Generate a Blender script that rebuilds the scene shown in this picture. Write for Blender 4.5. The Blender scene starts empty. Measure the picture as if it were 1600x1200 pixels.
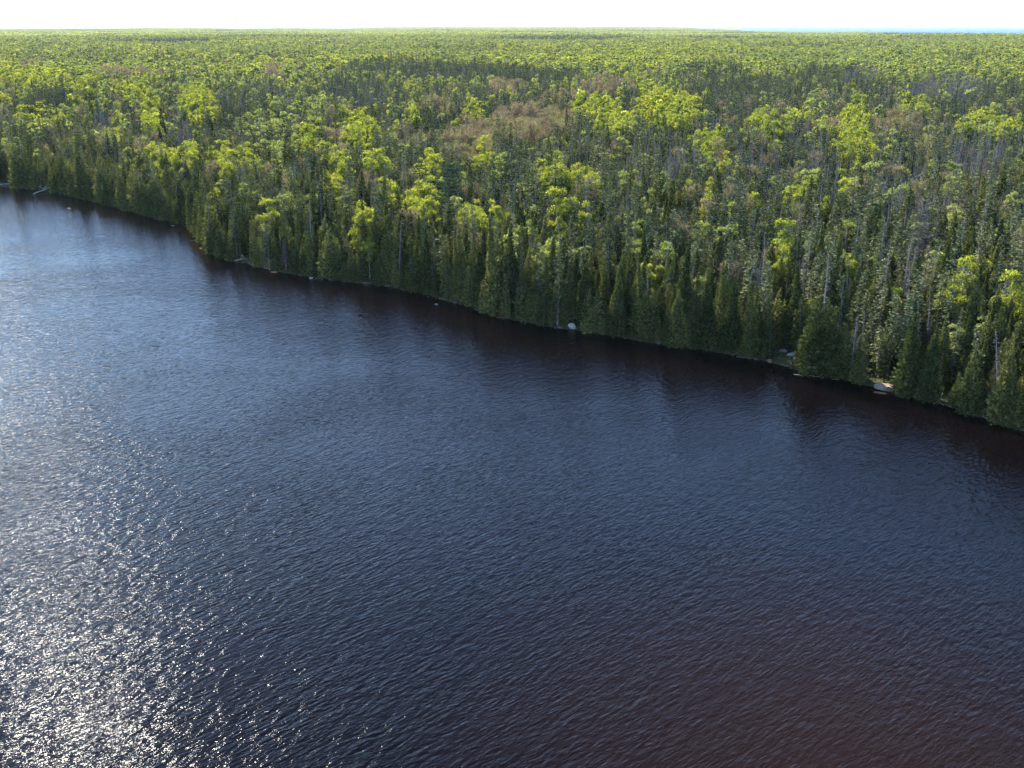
import bpy, math, random
import numpy as np
from mathutils import Vector

# ------------------------------------------------------------------ camera, sky, sun
SC = bpy.context.scene
COL = SC.collection
CAM_H, FPX = 54.0, 1600.0                       # metres above the lake, focal length in photo pixels
PITCH = math.atan(560.5 / FPX)
cam_data = bpy.data.cameras.new('camera')
cam_data.sensor_width = 36.0
cam_data.lens = 36.0 * FPX / 1600.0
cam_data.clip_start, cam_data.clip_end = 1.0, 150000.0
cam = bpy.data.objects.new('camera', cam_data)
COL.objects.link(cam)
cam.location = (0, 0, CAM_H)
cam.rotation_euler = (math.pi / 2 - PITCH, 0, 0)
SC.camera = cam

SUN_EL, SUN_AZ = math.radians(38), math.radians(-26.5)      # azimuth clockwise from +Y
world = bpy.data.worlds.new('World')
SC.world = world
world.use_nodes = True
wn = world.node_tree
sky = wn.nodes.new('ShaderNodeTexSky')
sky.sky_type = 'NISHITA'
sky.sun_disc = False
sky.sun_elevation = SUN_EL
sky.sun_rotation = SUN_AZ
sky.altitude = 200
sky.air_density = 1.0
sky.dust_density = 0.2
sky.ozone_density = 5.0
bg = wn.nodes['Background']
wn.links.new(sky.outputs[0], bg.inputs[0])
bg.inputs[1].default_value = 0.125
sun_data = bpy.data.lights.new('sun', 'SUN')
sun_data.energy = 5.0
sun_data.angle = math.radians(0.53)
sun_data.color = (1.0, 0.94, 0.84)
sun = bpy.data.objects.new('sun', sun_data)
COL.objects.link(sun)
sdir = Vector((math.sin(SUN_AZ) * math.cos(SUN_EL), math.cos(SUN_AZ) * math.cos(SUN_EL), math.sin(SUN_EL)))
sun.rotation_euler = sdir.to_track_quat('Z', 'Y').to_euler()

SC.view_settings.view_transform = 'Standard'
SC.view_settings.look = 'None'
SC.view_settings.gamma = 1.0
SC.view_settings.use_curve_mapping = False
SC.view_settings.exposure = 2.22
SC.render.engine = 'CYCLES'
cy = SC.cycles
cy.max_bounces = 5
cy.diffuse_bounces = 3
cy.glossy_bounces = 2
cy.transmission_bounces = 3
cy.transparent_max_bounces = 4
cy.volume_bounces = 0
cy.sample_clamp_indirect = 4.0
cy.use_denoising = True
cy.sample_clamp_direct = 3.0
SC.render.use_persistent_data = False

rng = np.random.default_rng(11)
random.seed(4)

# ------------------------------------------------------------------ geometry of the place
CP, SP = math.cos(PITCH), math.sin(PITCH)

def spot(px, py, z=0.0):
    """the point of the place at height z that the surveyed photo position shows"""
    px = np.asarray(px, float); py = np.asarray(py, float)
    up = 600.0 - py
    fwd = FPX * CP + up * SP
    dwn = FPX * SP - up * CP
    t = (CAM_H - z) / dwn
    return (px - 800.0) * t, fwd * t

def in_view(x, y, z=6.0, margin=60):
    dz = z - CAM_H
    depth = y * CP - dz * SP
    v = y * SP + dz * CP
    ok = depth > 1
    u_ = 800 + FPX * x / np.where(ok, depth, 1)
    v_ = 600 - FPX * v / np.where(ok, depth, 1)
    return ok & (u_ > -margin) & (u_ < 1600 + margin) & (v_ > 20) & (v_ < 1200)

SH_PX = [(0, 291), (60, 297), (110, 306), (160, 318), (200, 330), (250, 343), (292, 352), (312, 372), (322, 392),
         (345, 405), (380, 411), (420, 421), (470, 431), (520, 438), (580, 444), (640, 454), (690, 468), (720, 475), (760, 489),
         (800, 499), (850, 509), (900, 517), (950, 523), (1000, 532), (1060, 541), (1110, 549), (1160, 557), (1205, 566),
         (1250, 579), (1300, 590), (1345, 600), (1400, 614), (1450, 626), (1500, 640), (1550, 657), (1600, 675)]
SX, SY = spot([p[0] for p in SH_PX], [p[1] for p in SH_PX])
LX, LY = spot([-900, -500, -250, -110], [232, 250, 268, 281])
SX = np.concatenate([[-1500], LX, SX, [86, 108, 134, 165, 220]])
SY = np.concatenate([[760], LY, SY, [130, 86, 26, -80, -500]])

def shore_y(x):
    return np.interp(x, SX, SY)

def shore_dist(x, y):
    """signed distance to the waterline, positive inland"""
    x = np.asarray(x, float); y = np.asarray(y, float)
    best = np.full(x.shape, 1e12)
    for i in range(len(SX) - 1):
        ax, ay, bx, by = SX[i], SY[i], SX[i + 1], SY[i + 1]
        dx, dy = bx - ax, by - ay
        t = np.clip(((x - ax) * dx + (y - ay) * dy) / (dx * dx + dy * dy), 0, 1)
        best = np.minimum(best, (x - ax - t * dx) ** 2 + (y - ay - t * dy) ** 2)
    d = np.sqrt(best)
    s = np.where(x > 220, 1.0, np.sign(y - shore_y(x)))
    return d * s

_ph = np.random.default_rng(5).uniform(0, 6.28, 64)
def waves2(x, y, lam, k):
    """smooth pseudo noise in about -1..1"""
    r = 0
    for i in range(5):
        a = _ph[(k * 7 + i * 3) % 64]
        f = 6.283 / lam * (0.6 + 0.28 * i)
        r = r + np.sin(x * f * math.cos(a * 2) + y * f * math.sin(a * 2) + _ph[(k * 5 + i) % 64]) * (0.75 ** i)
    return r / 2.6

FAR_AZ = np.radians([-80, -28, -15.3, -13.5, -8.5, -6.5, 0, 6, 9, 10.4, 12.3, 15.5, 24, 95])
FAR_R = np.array([9200, 9200, 9600, 8200, 8100, 11500, 12300, 12300, 10800, 7000, 4300, 3750, 3400, 3200], float) * 1.5

def ground_z(x, y):
    d = shore_dist(x, y)
    r = np.hypot(x, y); az = np.arctan2(x, y)
    s = lambda a, b, v: (lambda t: t * t * (3 - 2 * t))(np.clip((v - a) / (b - a), 0, 1))
    d2 = d + waves2(x, y, 7.0, 1) * 0.7 + waves2(x, y, 2.6, 2) * 0.25
    z = np.where(d2 < 0, np.maximum(d2 * 0.22, -2.5), 0.0) + 0.55 * s(0, 1.6, d2) + 0.12 * waves2(x, y, 3, 3) * s(0, 2, d2)
    z = z + 1.3 * s(4, 60, d) + (2.6 + 1.6 * waves2(x, y, 95, 4)) * s(40, 260, d) + 2.2 * waves2(x, y, 330, 5) * s(200, 700, d)
    z = z + (5.5 * waves2(x, y, 1500, 6) + 2) * s(1600, 4000, r)
    z = z + 10 * s(13500, 17000, r)
    far = np.interp(az, FAR_AZ, FAR_R)
    edge = s(-260, -10, r - far)
    return z * (1 - edge) - 9.0 * edge

# ------------------------------------------------------------------ helpers
def tag(o, label=None, cat=None, group=None, kind=None):
    if label: o['label'] = label
    if cat: o['category'] = cat
    if group: o['group'] = group
    if kind: o['kind'] = kind
    return o

def np_mesh(name, verts, faces, mats=(), mat_idx=None, attrs=None, smooth=False):
    """faces: (n,3) or (n,4) int array, or a list of such arrays"""
    if not isinstance(faces, list): faces = [faces]
    faces = [np.asarray(f, np.int32) for f in faces if len(f)]
    me = bpy.data.meshes.new(name)
    verts = np.asarray(verts, np.float32)
    me.vertices.add(len(verts)); me.vertices.foreach_set('co', verts.ravel())
    loops = np.concatenate([f.ravel() for f in faces])
    tot = np.concatenate([np.full(len(f), f.shape[1], np.int32) for f in faces])
    start = np.concatenate([[0], np.cumsum(tot)[:-1]]).astype(np.int32)
    me.loops.add(len(loops)); me.loops.foreach_set('vertex_index', loops)
    me.polygons.add(len(tot)); me.polygons.foreach_set('loop_start', start)
    me.polygons.foreach_set('loop_total', tot)
    if mat_idx is not None: me.polygons.foreach_set('material_index', np.asarray(mat_idx, np.int32))
    me.polygons.foreach_set('use_smooth', np.full(len(tot), smooth))
    for m in mats: me.materials.append(m)
    for k, v in (attrs or {}).items():
        a = me.attributes.new(k, 'FLOAT', 'POINT'); a.data.foreach_set('value', np.asarray(v, np.float32))
    me.update(calc_edges=True)
    return me

def link(name, me, parent=None):
    o = bpy.data.objects.new(name, me)
    COL.objects.link(o)
    if parent: o.parent = parent
    return o

class NT:
    def __init__(self, name):
        self.m = bpy.data.materials.new(name); self.m.use_nodes = True
        self.t = self.m.node_tree
        for n in list(self.t.nodes): self.t.nodes.remove(n)
        self.out = self.add('ShaderNodeOutputMaterial')
    def add(self, typ, **kw):
        n = self.t.nodes.new(typ)
        for k, v in kw.items():
            if k.startswith('_'): setattr(n, k[1:], v)
        return n
    def ln(self, a, b): self.t.links.new(a, b)
    def math(self, op, a, b=None, c=None):
        n = self.t.nodes.new('ShaderNodeMath'); n.operation = op
        for i, v in enumerate((a, b, c)):
            if v is None: continue
            if isinstance(v, (int, float)): n.inputs[i].default_value = v
            else: self.ln(v, n.inputs[i])
        return n.outputs[0]
    def noise(self, vec, scale, detail=2.0, rough=0.5, dist=0.0):
        n = self.t.nodes.new('ShaderNodeTexNoise')
        if vec is not None: self.ln(vec, n.inputs['Vector'])
        n.inputs['Scale'].default_value = scale; n.inputs['Detail'].default_value = detail
        n.inputs['Roughness'].default_value = rough; n.inputs['Distortion'].default_value = dist
        return n.outputs[0]
    def ramp(self, fac, stops):
        n = self.t.nodes.new('ShaderNodeValToRGB'); cr = n.color_ramp
        while len(cr.elements) < len(stops): cr.elements.new(0.5)
        for e, (p, c) in zip(cr.elements, stops):
            e.position = p; e.color = (*c, 1)
        self.ln(fac, n.inputs[0]); return n.outputs[0]
    def mixc(self, fac, a, b, mode='MIX'):
        n = self.t.nodes.new('ShaderNodeMix'); n.data_type = 'RGBA'; n.blend_type = mode
        for s, v in ((n.inputs[0], fac), (n.inputs[6], a), (n.inputs[7], b)):
            if isinstance(v, (int, float)): s.default_value = v
            elif isinstance(v, tuple): s.default_value = (*v, 1)
            else: self.ln(v, s)
        return n.outputs[2]

def foliage_mat(name, stops, trans=0.35, tr_tint=(1.25, 1.15, 0.5), jitter=0.5, patch=0.35):
    """leaf colour varies from tree to tree, from stand to stand and from leaf to leaf"""
    n = NT(name)
    oi = n.add('ShaderNodeObjectInfo')
    big = n.noise(oi.outputs['Location'], 0.018, 2)
    f = n.math('ADD', n.math('MULTIPLY', oi.outputs['Random'], 1 - patch), n.math('MULTIPLY', n.math('SUBTRACT', n.math('MULTIPLY', big, 2.2), 0.6), patch))
    col = n.ramp(f, stops)
    at = n.add('ShaderNodeAttribute'); at.attribute_name = 'tint'
    k = n.math('ADD', n.math('MULTIPLY', at.outputs['Fac'], jitter * 2), 1 - jitter)
    vm = n.add('ShaderNodeVectorMath'); vm.operation = 'SCALE'
    n.ln(col, vm.inputs[0]); n.ln(k, vm.inputs['Scale'])
    d = n.add('ShaderNodeBsdfDiffuse'); n.ln(vm.outputs[0], d.inputs[0])
    t = n.add('ShaderNodeBsdfTranslucent')
    vt = n.add('ShaderNodeVectorMath'); vt.operation = 'MULTIPLY'
    n.ln(vm.outputs[0], vt.inputs[0]); vt.inputs[1].default_value = tr_tint
    n.ln(vt.outputs[0], t.inputs[0])
    mx = n.add('ShaderNodeMixShader'); mx.inputs[0].default_value = trans
    n.ln(d.outputs[0], mx.inputs[1]); n.ln(t.outputs[0], mx.inputs[2])
    n.ln(mx.outputs[0], n.out.inputs[0])
    return n.m

def bark_mat(name, a, b, scale=3.0):
    n = NT(name)
    tc = n.add('ShaderNodeTexCoord')
    mp = n.add('ShaderNodeMapping'); mp.inputs['Scale'].default_value = (3, 3, 0.7)
    n.ln(tc.outputs['Object'], mp.inputs[0])
    f = n.noise(mp.outputs[0], scale, 4, 0.65)
    c = n.ramp(f, [(0.35, a), (0.65, b)])
    d = n.add('ShaderNodeBsdfDiffuse'); n.ln(c, d.inputs[0]); n.ln(d.outputs[0], n.out.inputs[0])
    return n.m

MAT = {}
MAT['cedar'] = foliage_mat('cedar_foliage', [(0.0, (.026, .040, .018)), (0.45, (.066, .084, .031)), (1.0, (.150, .155, .056))], 0.20, jitter=.72)
MAT['spruce'] = foliage_mat('spruce_needles', [(0.0, (.019, .030, .022)), (0.45, (.052, .068, .036)), (0.75, (.105, .115, .054)), (1.0, (.145, .138, .080))], 0.12, jitter=.65)
MAT['pine'] = foliage_mat('pine_needles', [(0.0, (.018, .042, .028)), (1.0, (.028, .056, .034))], 0.25, (1.1, 1.15, .8))
MAT['aspen'] = foliage_mat('aspen_leaves', [(0.0, (.135, .178, .042)), (0.5, (.195, .232, .046)), (1.0, (.255, .270, .056))], 0.5, (1.25, 1.15, .5))
MAT['birch'] = foliage_mat('birch_leaves', [(0.0, (.125, .165, .060)), (0.5, (.195, .240, .085)), (1.0, (.250, .275, .110))], 0.45)
MAT['budding'] = foliage_mat('budding_twigs', [(0.0, (.120, .110, .078)), (0.35, (.175, .146, .098)), (0.7, (.170, .165, .082)), (1.0, (.150, .175, .070))], 0.3, (1.2, 1.0, .7))
MAT['bare'] = foliage_mat('grey_twigs', [(0.0, (.070, .060, .060)), (0.5, (.105, .092, .088)), (1.0, (.150, .135, .120))], 0.1, (1, 1, 1))
MAT['white'] = foliage_mat('bleached_twigs', [(0.0, (.26, .25, .24)), (1.0, (.34, .33, .31))], 0.05, (1, 1, 1), 0.3)
MAT['bark_dark'] = bark_mat('conifer_bark', (.06, .05, .042), (.18, .155, .135))
MAT['bark_pale'] = bark_mat('aspen_bark', (.10, .095, .08), (.30, .29, .25), 2.0)
MAT['bark_grey'] = bark_mat('weathered_bark', (.12, .11, .105), (.28, .265, .25))

# ------------------------------------------------------------------ tree shapes
def unit(v):
    return v / np.maximum(np.linalg.norm(v, axis=-1, keepdims=True), 1e-9)

class Tree:
    """collects leaf sprays (kites) and tapered wood"""
    def __init__(self, seed):
        self.r = np.random.default_rng(seed)
        self.lv, self.lt, self.nl = [], [], 0
        self.wv, self.wf, self.nw = [], [], 0
    def kites(self, c, along, length, width, tint=None, face=None, loose=.55):
        r = self.r
        c = np.atleast_2d(c); n = len(c)
        along = unit(np.broadcast_to(along, (n, 3)).astype(float))
        ref = r.normal(size=(n, 3)) if face is None else np.broadcast_to(face, (n, 3)) + r.normal(size=(n, 3)) * loose
        side = unit(np.cross(along, ref))
        L = np.broadcast_to(np.asarray(length, float), (n,))[:, None]; W = np.broadcast_to(np.asarray(width, float), (n,))[:, None]
        nrm = np.cross(along, side)
        m = c + along * L * 0.1
        v = np.stack([c - along * L * .5, m + side * W * .5 + nrm * W * .12, c + along * L * .5, m - side * W * .5 + nrm * W * .12], 1)
        self.lv.append(v.reshape(-1, 3))
        t = r.uniform(0, 1, n) if tint is None else np.broadcast_to(tint, (n,))
        self.lt.append(np.repeat(t, 4)); self.nl += n
    def stick(self, p0, p1, r0, r1, k=5):
        p0 = np.asarray(p0, float); p1 = np.asarray(p1, float)
        a = unit(p1 - p0); s = unit(np.cross(a, [0.31, 0.9, 0.2])); t = np.cross(a, s)
        ang = np.arange(k) * 2 * math.pi / k
        ring = np.cos(ang)[:, None] * s + np.sin(ang)[:, None] * t
        self.wv += [p0 + ring * r0, p1 + ring * r1]
        b = self.nw
        for i in range(k):
            j = (i + 1) % k
            self.wf.append((b + i, b + j, b + k + j, b + k + i))
        self.nw += 2 * k
    def trunk(self, h, r0, bend=0.25, k=6, seg=4):
        p = np.zeros(3); ps = [p]
        lean = self.r.normal(size=2) * bend
        for i in range(seg):
            t = (i + 1) / seg
            ps.append(np.array([lean[0] * t * t + self.r.normal() * .05, lean[1] * t * t + self.r.normal() * .05, h * t]))
        for i in range(seg):
            self.stick(ps[i], ps[i + 1] + [0, 0, .02], r0 * (1 - i / seg) + .02, r0 * (1 - (i + 1) / seg) + .02, k)
        self.tp = np.array(ps)
    def axis(self, z):
        return np.stack([np.interp(z, self.tp[:, 2], self.tp[:, 0]), np.interp(z, self.tp[:, 2], self.tp[:, 1]), np.asarray(z, float)], -1)
    def leaf_arrays(self):
        if not self.nl: return np.zeros((0, 3)), np.zeros((0, 4), int), np.zeros(0)
        return np.concatenate(self.lv), np.arange(self.nl * 4).reshape(-1, 4), np.concatenate(self.lt)
    def wood_arrays(self):
        if not self.wf: return np.zeros((0, 3)), np.zeros((0, 4), int)
        return np.concatenate(self.wv), np.array(self.wf)

def cedar(seed, n=2700, q=1.0):
    T = Tree(seed); r = T.r
    h = r.uniform(9.5, 14.5); R = r.uniform(1.15, 1.8)
    T.trunk(h * .96, .17, .3)
    tops = [(0, 0, 1.0)]
    if r.random() < .5: tops.append((*r.uniform(-.8, .8, 2), r.uniform(.7, .88)))
    if r.random() < .25: tops.append((*r.uniform(-.9, .9, 2), r.uniform(.55, .75)))
    nn = [1.0] + [.45] * (len(tops) - 1); s = sum(nn)
    pw = r.uniform(.68, 1.1)
    for (ox, oy, hs), w in zip(tops, nn):
        m = int(n * w / s)
        t = r.beta(1.15, 1.5, m)
        prof = R * (.9 if hs == 1 else .55) * (1 - t) ** pw * (.62 + .38 * np.clip(t * 7, 0, 1))
        a = r.uniform(0, 2 * math.pi, m)
        f1, f2 = r.uniform(0, 6.28, 2); k1 = r.integers(3, 6)
        lump = 1 + .20 * np.sin(k1 * a + f1 + 5 * t) + .16 * np.sin(9 * a + f2 + 17 * t) + .12 * np.sin(31 * t + 2 * a + f2)
        rad = prof * lump * (1 - .55 * r.random(m) ** 2.2) + .05
        z = .25 + t * (h * hs - .3)
        ax = T.axis(z)
        c = ax + np.stack([np.cos(a) * rad + ox, np.sin(a) * rad + oy, np.zeros(m)], 1)
        al = np.stack([np.cos(a) * .75, np.sin(a) * .75, np.full(m, .75)], 1) + r.normal(size=(m, 3)) * .35
        ln_ = r.uniform(.35, .65, m) * q * np.clip(1.1 - .5 * t, .5, 1)
        T.kites(c, al, ln_, ln_ * .5, face=np.stack([np.cos(a) + .25 * np.sin(4 * a + f1), np.sin(a), np.full(m, .35)], 1), loose=.45)
    return T

def spruce(seed, dens=1.0, q=1.0, thin=1.0):
    T = Tree(seed); r = T.r
    h = r.uniform(11, 16.5); R = r.uniform(1.05, 1.75) * thin
    T.trunk(h * .985, .13, .25)
    z0 = h * r.uniform(.12, .35)
    zs = []
    z = z0
    while z < h - .25:
        zs.append(z); z += r.uniform(.2, .36) / dens
    club = r.random() < .4
    for z in zs:
        t = (z - z0) / (h - z0)
        L0 = R * (1 - t) ** .85 * (1 if t > .12 else .75) + .12
        if club and .78 < t < .93: L0 *= 1.6
        nb = 6 if L0 > .4 else 4
        for b in range(nb):
            a = r.uniform(0, 6.283); L = L0 * r.uniform(.6, 1.15)
            p0 = T.axis(z)
            d = np.array([math.cos(a), math.sin(a), -.28 + .5 * t])
            m = max(1, int(L / (.34 * q) + .5))
            s = (np.arange(m) + .65) / m
            pts = p0 + d * (s * L)[:, None]; pts[:, 2] += .22 * L * s ** 2
            pts += r.normal(size=pts.shape) * .05
            T.kites(pts, d + r.normal(size=(m, 3)) * .3, r.uniform(.32, .5, m) * q, r.uniform(.17, .28, m) * q, face=(d[0] * .8, d[1] * .8, .9), loose=.5)
    T.kites(T.axis(np.linspace(h - .7, h - .05, 4)), [0, 0, 1], .45 * q, .12 * q)
    return T

def lobes(T, n, h, R, zc, rz, leaf, ns, up=.25, narrow=False, skin=.55):
    r = T.r; cs = []
    for i in range(n):
        for _ in range(20):
            v = r.normal(size=3); v /= np.linalg.norm(v); v *= r.uniform(.35, .82)
            if v[2] < -.75: continue
            if all(np.linalg.norm((v - w) * [1, 1, 1]) > .38 for w in cs): break
        cs.append(v)
    per = ns // n
    for v in cs:
        c = T.axis(zc) + v * [R, R, rz]
        lr = R * r.uniform(.30, .52)
        T.stick(T.axis(max(h * .35, c[2] - R * 1.0)), c, .05, .015, 4)
        u = unit(r.normal(size=(per, 3))); u[:, 2] = np.where(u[:, 2] < -.35, -u[:, 2] * .6, u[:, 2])
        rad = lr * (1 - skin * r.random(per) ** 2) * (1 + .22 * np.sin(u[:, 0] * 7 + v[0] * 9) * np.cos(u[:, 1] * 6 + u[:, 2] * 5))
        p = c + u * rad[:, None] * [1, 1, 1.08]
        T.kites(p, r.normal(size=(per, 3)) + u * .3, r.uniform(.7, 1.3, per) * leaf, r.uniform(.6, 1.0, per) * leaf, face=u + [0, 0, .3], loose=.75)
    return cs

def aspen(seed, ns=2300, leaf=.27, big=1.0):
    T = Tree(seed); r = T.r
    h = r.uniform(12, 15) * (1 + (big - 1) * .3); R = r.uniform(1.7, 2.5) * big
    T.trunk(h * .9, .14, .5)
    lobes(T, int(r.integers(10, 15)), h, R, h * .66, h * r.uniform(.28, .36), leaf, ns)
    return T

def birch(seed, ns=1500, leaf=.25):
    T = Tree(seed); r = T.r
    h = r.uniform(11, 15); R = r.uniform(1.3, 2.0)
    T.trunk(h * .92, .12, .6)
    lobes(T, int(r.integers(7, 11)), h, R, h * .64, h * .34, leaf, ns, skin=.9)
    return T

def budding(seed, ns=900, leaf=.22):
    T = Tree(seed); r = T.r
    h = r.uniform(10, 14); R = r.uniform(1.5, 2.3)
    T.trunk(h * .85, .13, .5)
    cs = lobes(T, int(r.integers(7, 11)), h, R, h - R * 1.4, R * 1.5, leaf, int(ns * .6), skin=1.0)
    m = int(ns * .4)
    z = r.uniform(h * .45, h * .97, m); a = r.uniform(0, 6.283, m)
    w = R * np.sqrt(np.clip(1 - ((z - h * .74) / (h * .3)) ** 2, .02, 1))
    rad = w * r.random(m) ** .6
    c = T.axis(z) + np.stack([np.cos(a) * rad, np.sin(a) * rad, 0 * z], 1)
    d = np.stack([np.cos(a) * .6, np.sin(a) * .6, np.ones(m)], 1) + r.normal(size=(m, 3)) * .2
    T.kites(c, d, r.uniform(.8, 1.5, m), .07)
    return T

def bare(seed, dens=1.0, q=1.0, R=None, h=None, curl=.2, tuft=.35):
    T = Tree(seed); r = T.r
    h = h or r.uniform(9.5, 15); R = R or r.uniform(.6, 1.2)
    T.trunk(h, .12 + .02 * max(0, R - 1), .3)
    z = h * .2
    while z < h - .2:
        t = z / h
        for b in range(4):
            a = r.uniform(0, 6.283); L = R * (1.05 - t) ** .7 * r.uniform(.35, 1.1)
            d = np.array([math.cos(a), math.sin(a), -.15 + .3 * t])
            p = T.axis(z)
            T.kites(p + d * L * .5, d, L, .07 * q + .015 * R)
            p2 = p + d * L * np.array([.45, .45, .45]); p3 = p + d * L * .85
            T.kites(np.array([p2, p3]), d + r.normal(size=(2, 3)) * .6 + [0, 0, curl], L * .5, .06 * q)
            if r.random() < tuft: T.kites(p2, r.normal(size=3), .3 * q, .2 * q)
        z += r.uniform(.22, .42) / dens
    return T

def pine(seed, h=19.0, R=3.6, dens=1.0, mul=1.0):
    T = Tree(seed); r = T.r
    T.trunk(h * .98, .3, .4, 7)
    z = h * .28
    while z < h - .5:
        t = (z / h - .28) / .72
        nb = 7
        L0 = R * (1 - t) ** .62 * (.8 + .35 * math.sin(z * 2.1)) + .3
        a0 = r.uniform(0, 6.28)
        for b in range(nb):
            a = a0 + b * 6.283 / nb + r.normal() * .25; L = L0 * r.uniform(.55, 1.15)
            p0 = T.axis(z); d = np.array([math.cos(a), math.sin(a), .12 + .25 * t])
            T.stick(p0, p0 + d * L * .9, .05, .015, 4)
            m = int(26 * L / R * 2.2 * dens * mul) + 6
            s = r.uniform(.3, 1.05, m)
            pt = p0 + d * (s * L)[:, None] + r.normal(size=(m, 3)) * [.32, .32, .13]
            pt[:, 2] += .12 * L * s
            T.kites(pt, d + [0, 0, .5] + r.normal(size=(m, 3)) * .5, r.uniform(.3, .5, m), r.uniform(.14, .24, m))
        z += r.uniform(.75, 1.15)
    T.kites(T.axis(np.linspace(h - 1, h, 12)) + r.normal(size=(12, 3)) * .1, [0, 0, 1], .5, .2)
    return T

def blob_tree(seed, kind):
    """a tree half a kilometre off: few, large sprays"""
    if kind == 'cedar': return cedar(seed, 260, 1.9)
    if kind == 'spruce': return spruce(seed, .42, 1.9)
    if kind == 'aspen': return aspen(seed, 440, .72)
    if kind == 'birch': return birch(seed, 380, .72)
    if kind == 'budding': return budding(seed, 230, .5)
    if kind == 'bare': return bare(seed, .55, 1.8)

FULL = {'cedar': cedar, 'spruce': spruce, 'aspen': aspen, 'birch': birch, 'budding': budding, 'bare': bare}
MID = {'cedar': lambda s: cedar(s, 800, 1.35), 'spruce': lambda s: spruce(s, .75, 1.3), 'aspen': lambda s: aspen(s, 1300, .34),
       'birch': lambda s: birch(s, 950, .33), 'budding': lambda s: budding(s, 520, .33), 'bare': lambda s: bare(s, .8, 1.3)}
BARK = {'cedar': 'bark_dark', 'spruce': 'bark_dark', 'aspen': 'bark_pale', 'birch': 'bark_pale', 'budding': 'bark_grey', 'bare': 'bark_grey', 'pine': 'bark_dark'}

def joined(T, name, kind):
    lv, lf, lt = T.leaf_arrays(); wv, wf = T.wood_arrays()
    v = np.concatenate([lv, wv]); f = np.concatenate([lf, wf + len(lv)])
    return np_mesh(name, v, f, (MAT[kind], MAT[BARK[kind]]), np.concatenate([np.zeros(len(lf)), np.ones(len(wf))]),
                   {'tint': np.concatenate([lt, np.full(len(wv), .5)])})

def split_tree(T, kind, mat=None, bark=None):
    lv, lf, lt = T.leaf_arrays(); wv, wf = T.wood_arrays()
    return (np_mesh(kind + '_trunk', wv, wf, (MAT[bark or BARK[kind]],), smooth=True),
            np_mesh(kind + '_crown', lv, lf, (MAT[mat or kind],), attrs={'tint': lt}))

KINDS = ['cedar', 'spruce', 'aspen', 'birch', 'budding', 'bare']
full_meshes = {k: [split_tree(FULL[k](100 * i + 7 + j), k) for j in range(6)] for i, k in enumerate(KINDS)}

def proto_collection(name, meshes):
    c = bpy.data.collections.new(name)            # never linked to the scene: only instanced
    for i, me in enumerate(meshes):
        o = bpy.data.objects.new('%s_%02d' % (name, i), me); c.objects.link(o)
    return c

# ------------------------------------------------------------------ setting: ground
def build_ground():
    nu, nt = 260, 130
    # along the shore by arc length, denser in view
    seg = np.concatenate([[0], np.cumsum(np.hypot(np.diff(SX), np.diff(SY)))])
    u = np.linspace(0, seg[-1], 1200); bx, by = np.interp(u, seg, SX), np.interp(u, seg, SY)
    w = 1 / np.clip(np.hypot(bx, by), 60, 600); cw = np.concatenate([[0], np.cumsum((w[1:] + w[:-1]) / 2 * np.diff(u))])
    uu = np.interp(np.linspace(0, cw[-1], nu), cw, u)
    bx, by = np.interp(uu, seg, SX), np.interp(uu, seg, SY)
    az = np.radians(np.linspace(-48, 60, nu))
    R = np.interp(az, FAR_AZ, FAR_R)
    ex, ey = np.sin(az) * R, np.cos(az) * R
    dx, dy = ex - bx, ey - by; L = np.hypot(dx, dy)
    t = np.linspace(0, 1, nt)
    s = -9 + 1.3 * t * nt * .5 + (np.exp(t * 7.5) - 1) / (math.exp(7.5) - 1) * 1.0 * (L[:, None] + 9 - 1.3 * nt * .5 * 1.0)
    X = bx[:, None] + dx[:, None] / L[:, None] * s; Y = by[:, None] + dy[:, None] / L[:, None] * s
    Z = ground_z(X.ravel(), Y.ravel())
    v = np.stack([X.ravel(), Y.ravel(), Z], 1)
    i, j = np.meshgrid(np.arange(nu - 1), np.arange(nt - 1), indexing='ij')
    b = (i * nt + j).ravel()
    f = np.stack([b, b + nt, b + nt + 1, b + 1], 1)
    n = NT('forest_floor')
    g = n.add('ShaderNodeNewGeometry')
    a = n.noise(g.outputs['Position'], 0.35, 6, .65); c = n.noise(g.outputs['Position'], 0.03, 3)
    col = n.mixc(n.math('MULTIPLY', c, .8), n.ramp(a, [(.3, (.030, .024, .016)), (.55, (.060, .046, .028)), (.75, (.10, .085, .05))]), (.035, .05, .018))
    bs = n.add('ShaderNodeBsdfDiffuse'); n.ln(col, bs.inputs[0]); n.ln(bs.outputs[0], n.out.inputs[0])
    o = link('ground', np_mesh('ground', v, f, (n.m,), smooth=True))
    tag(o, kind='structure')

build_ground()

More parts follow.
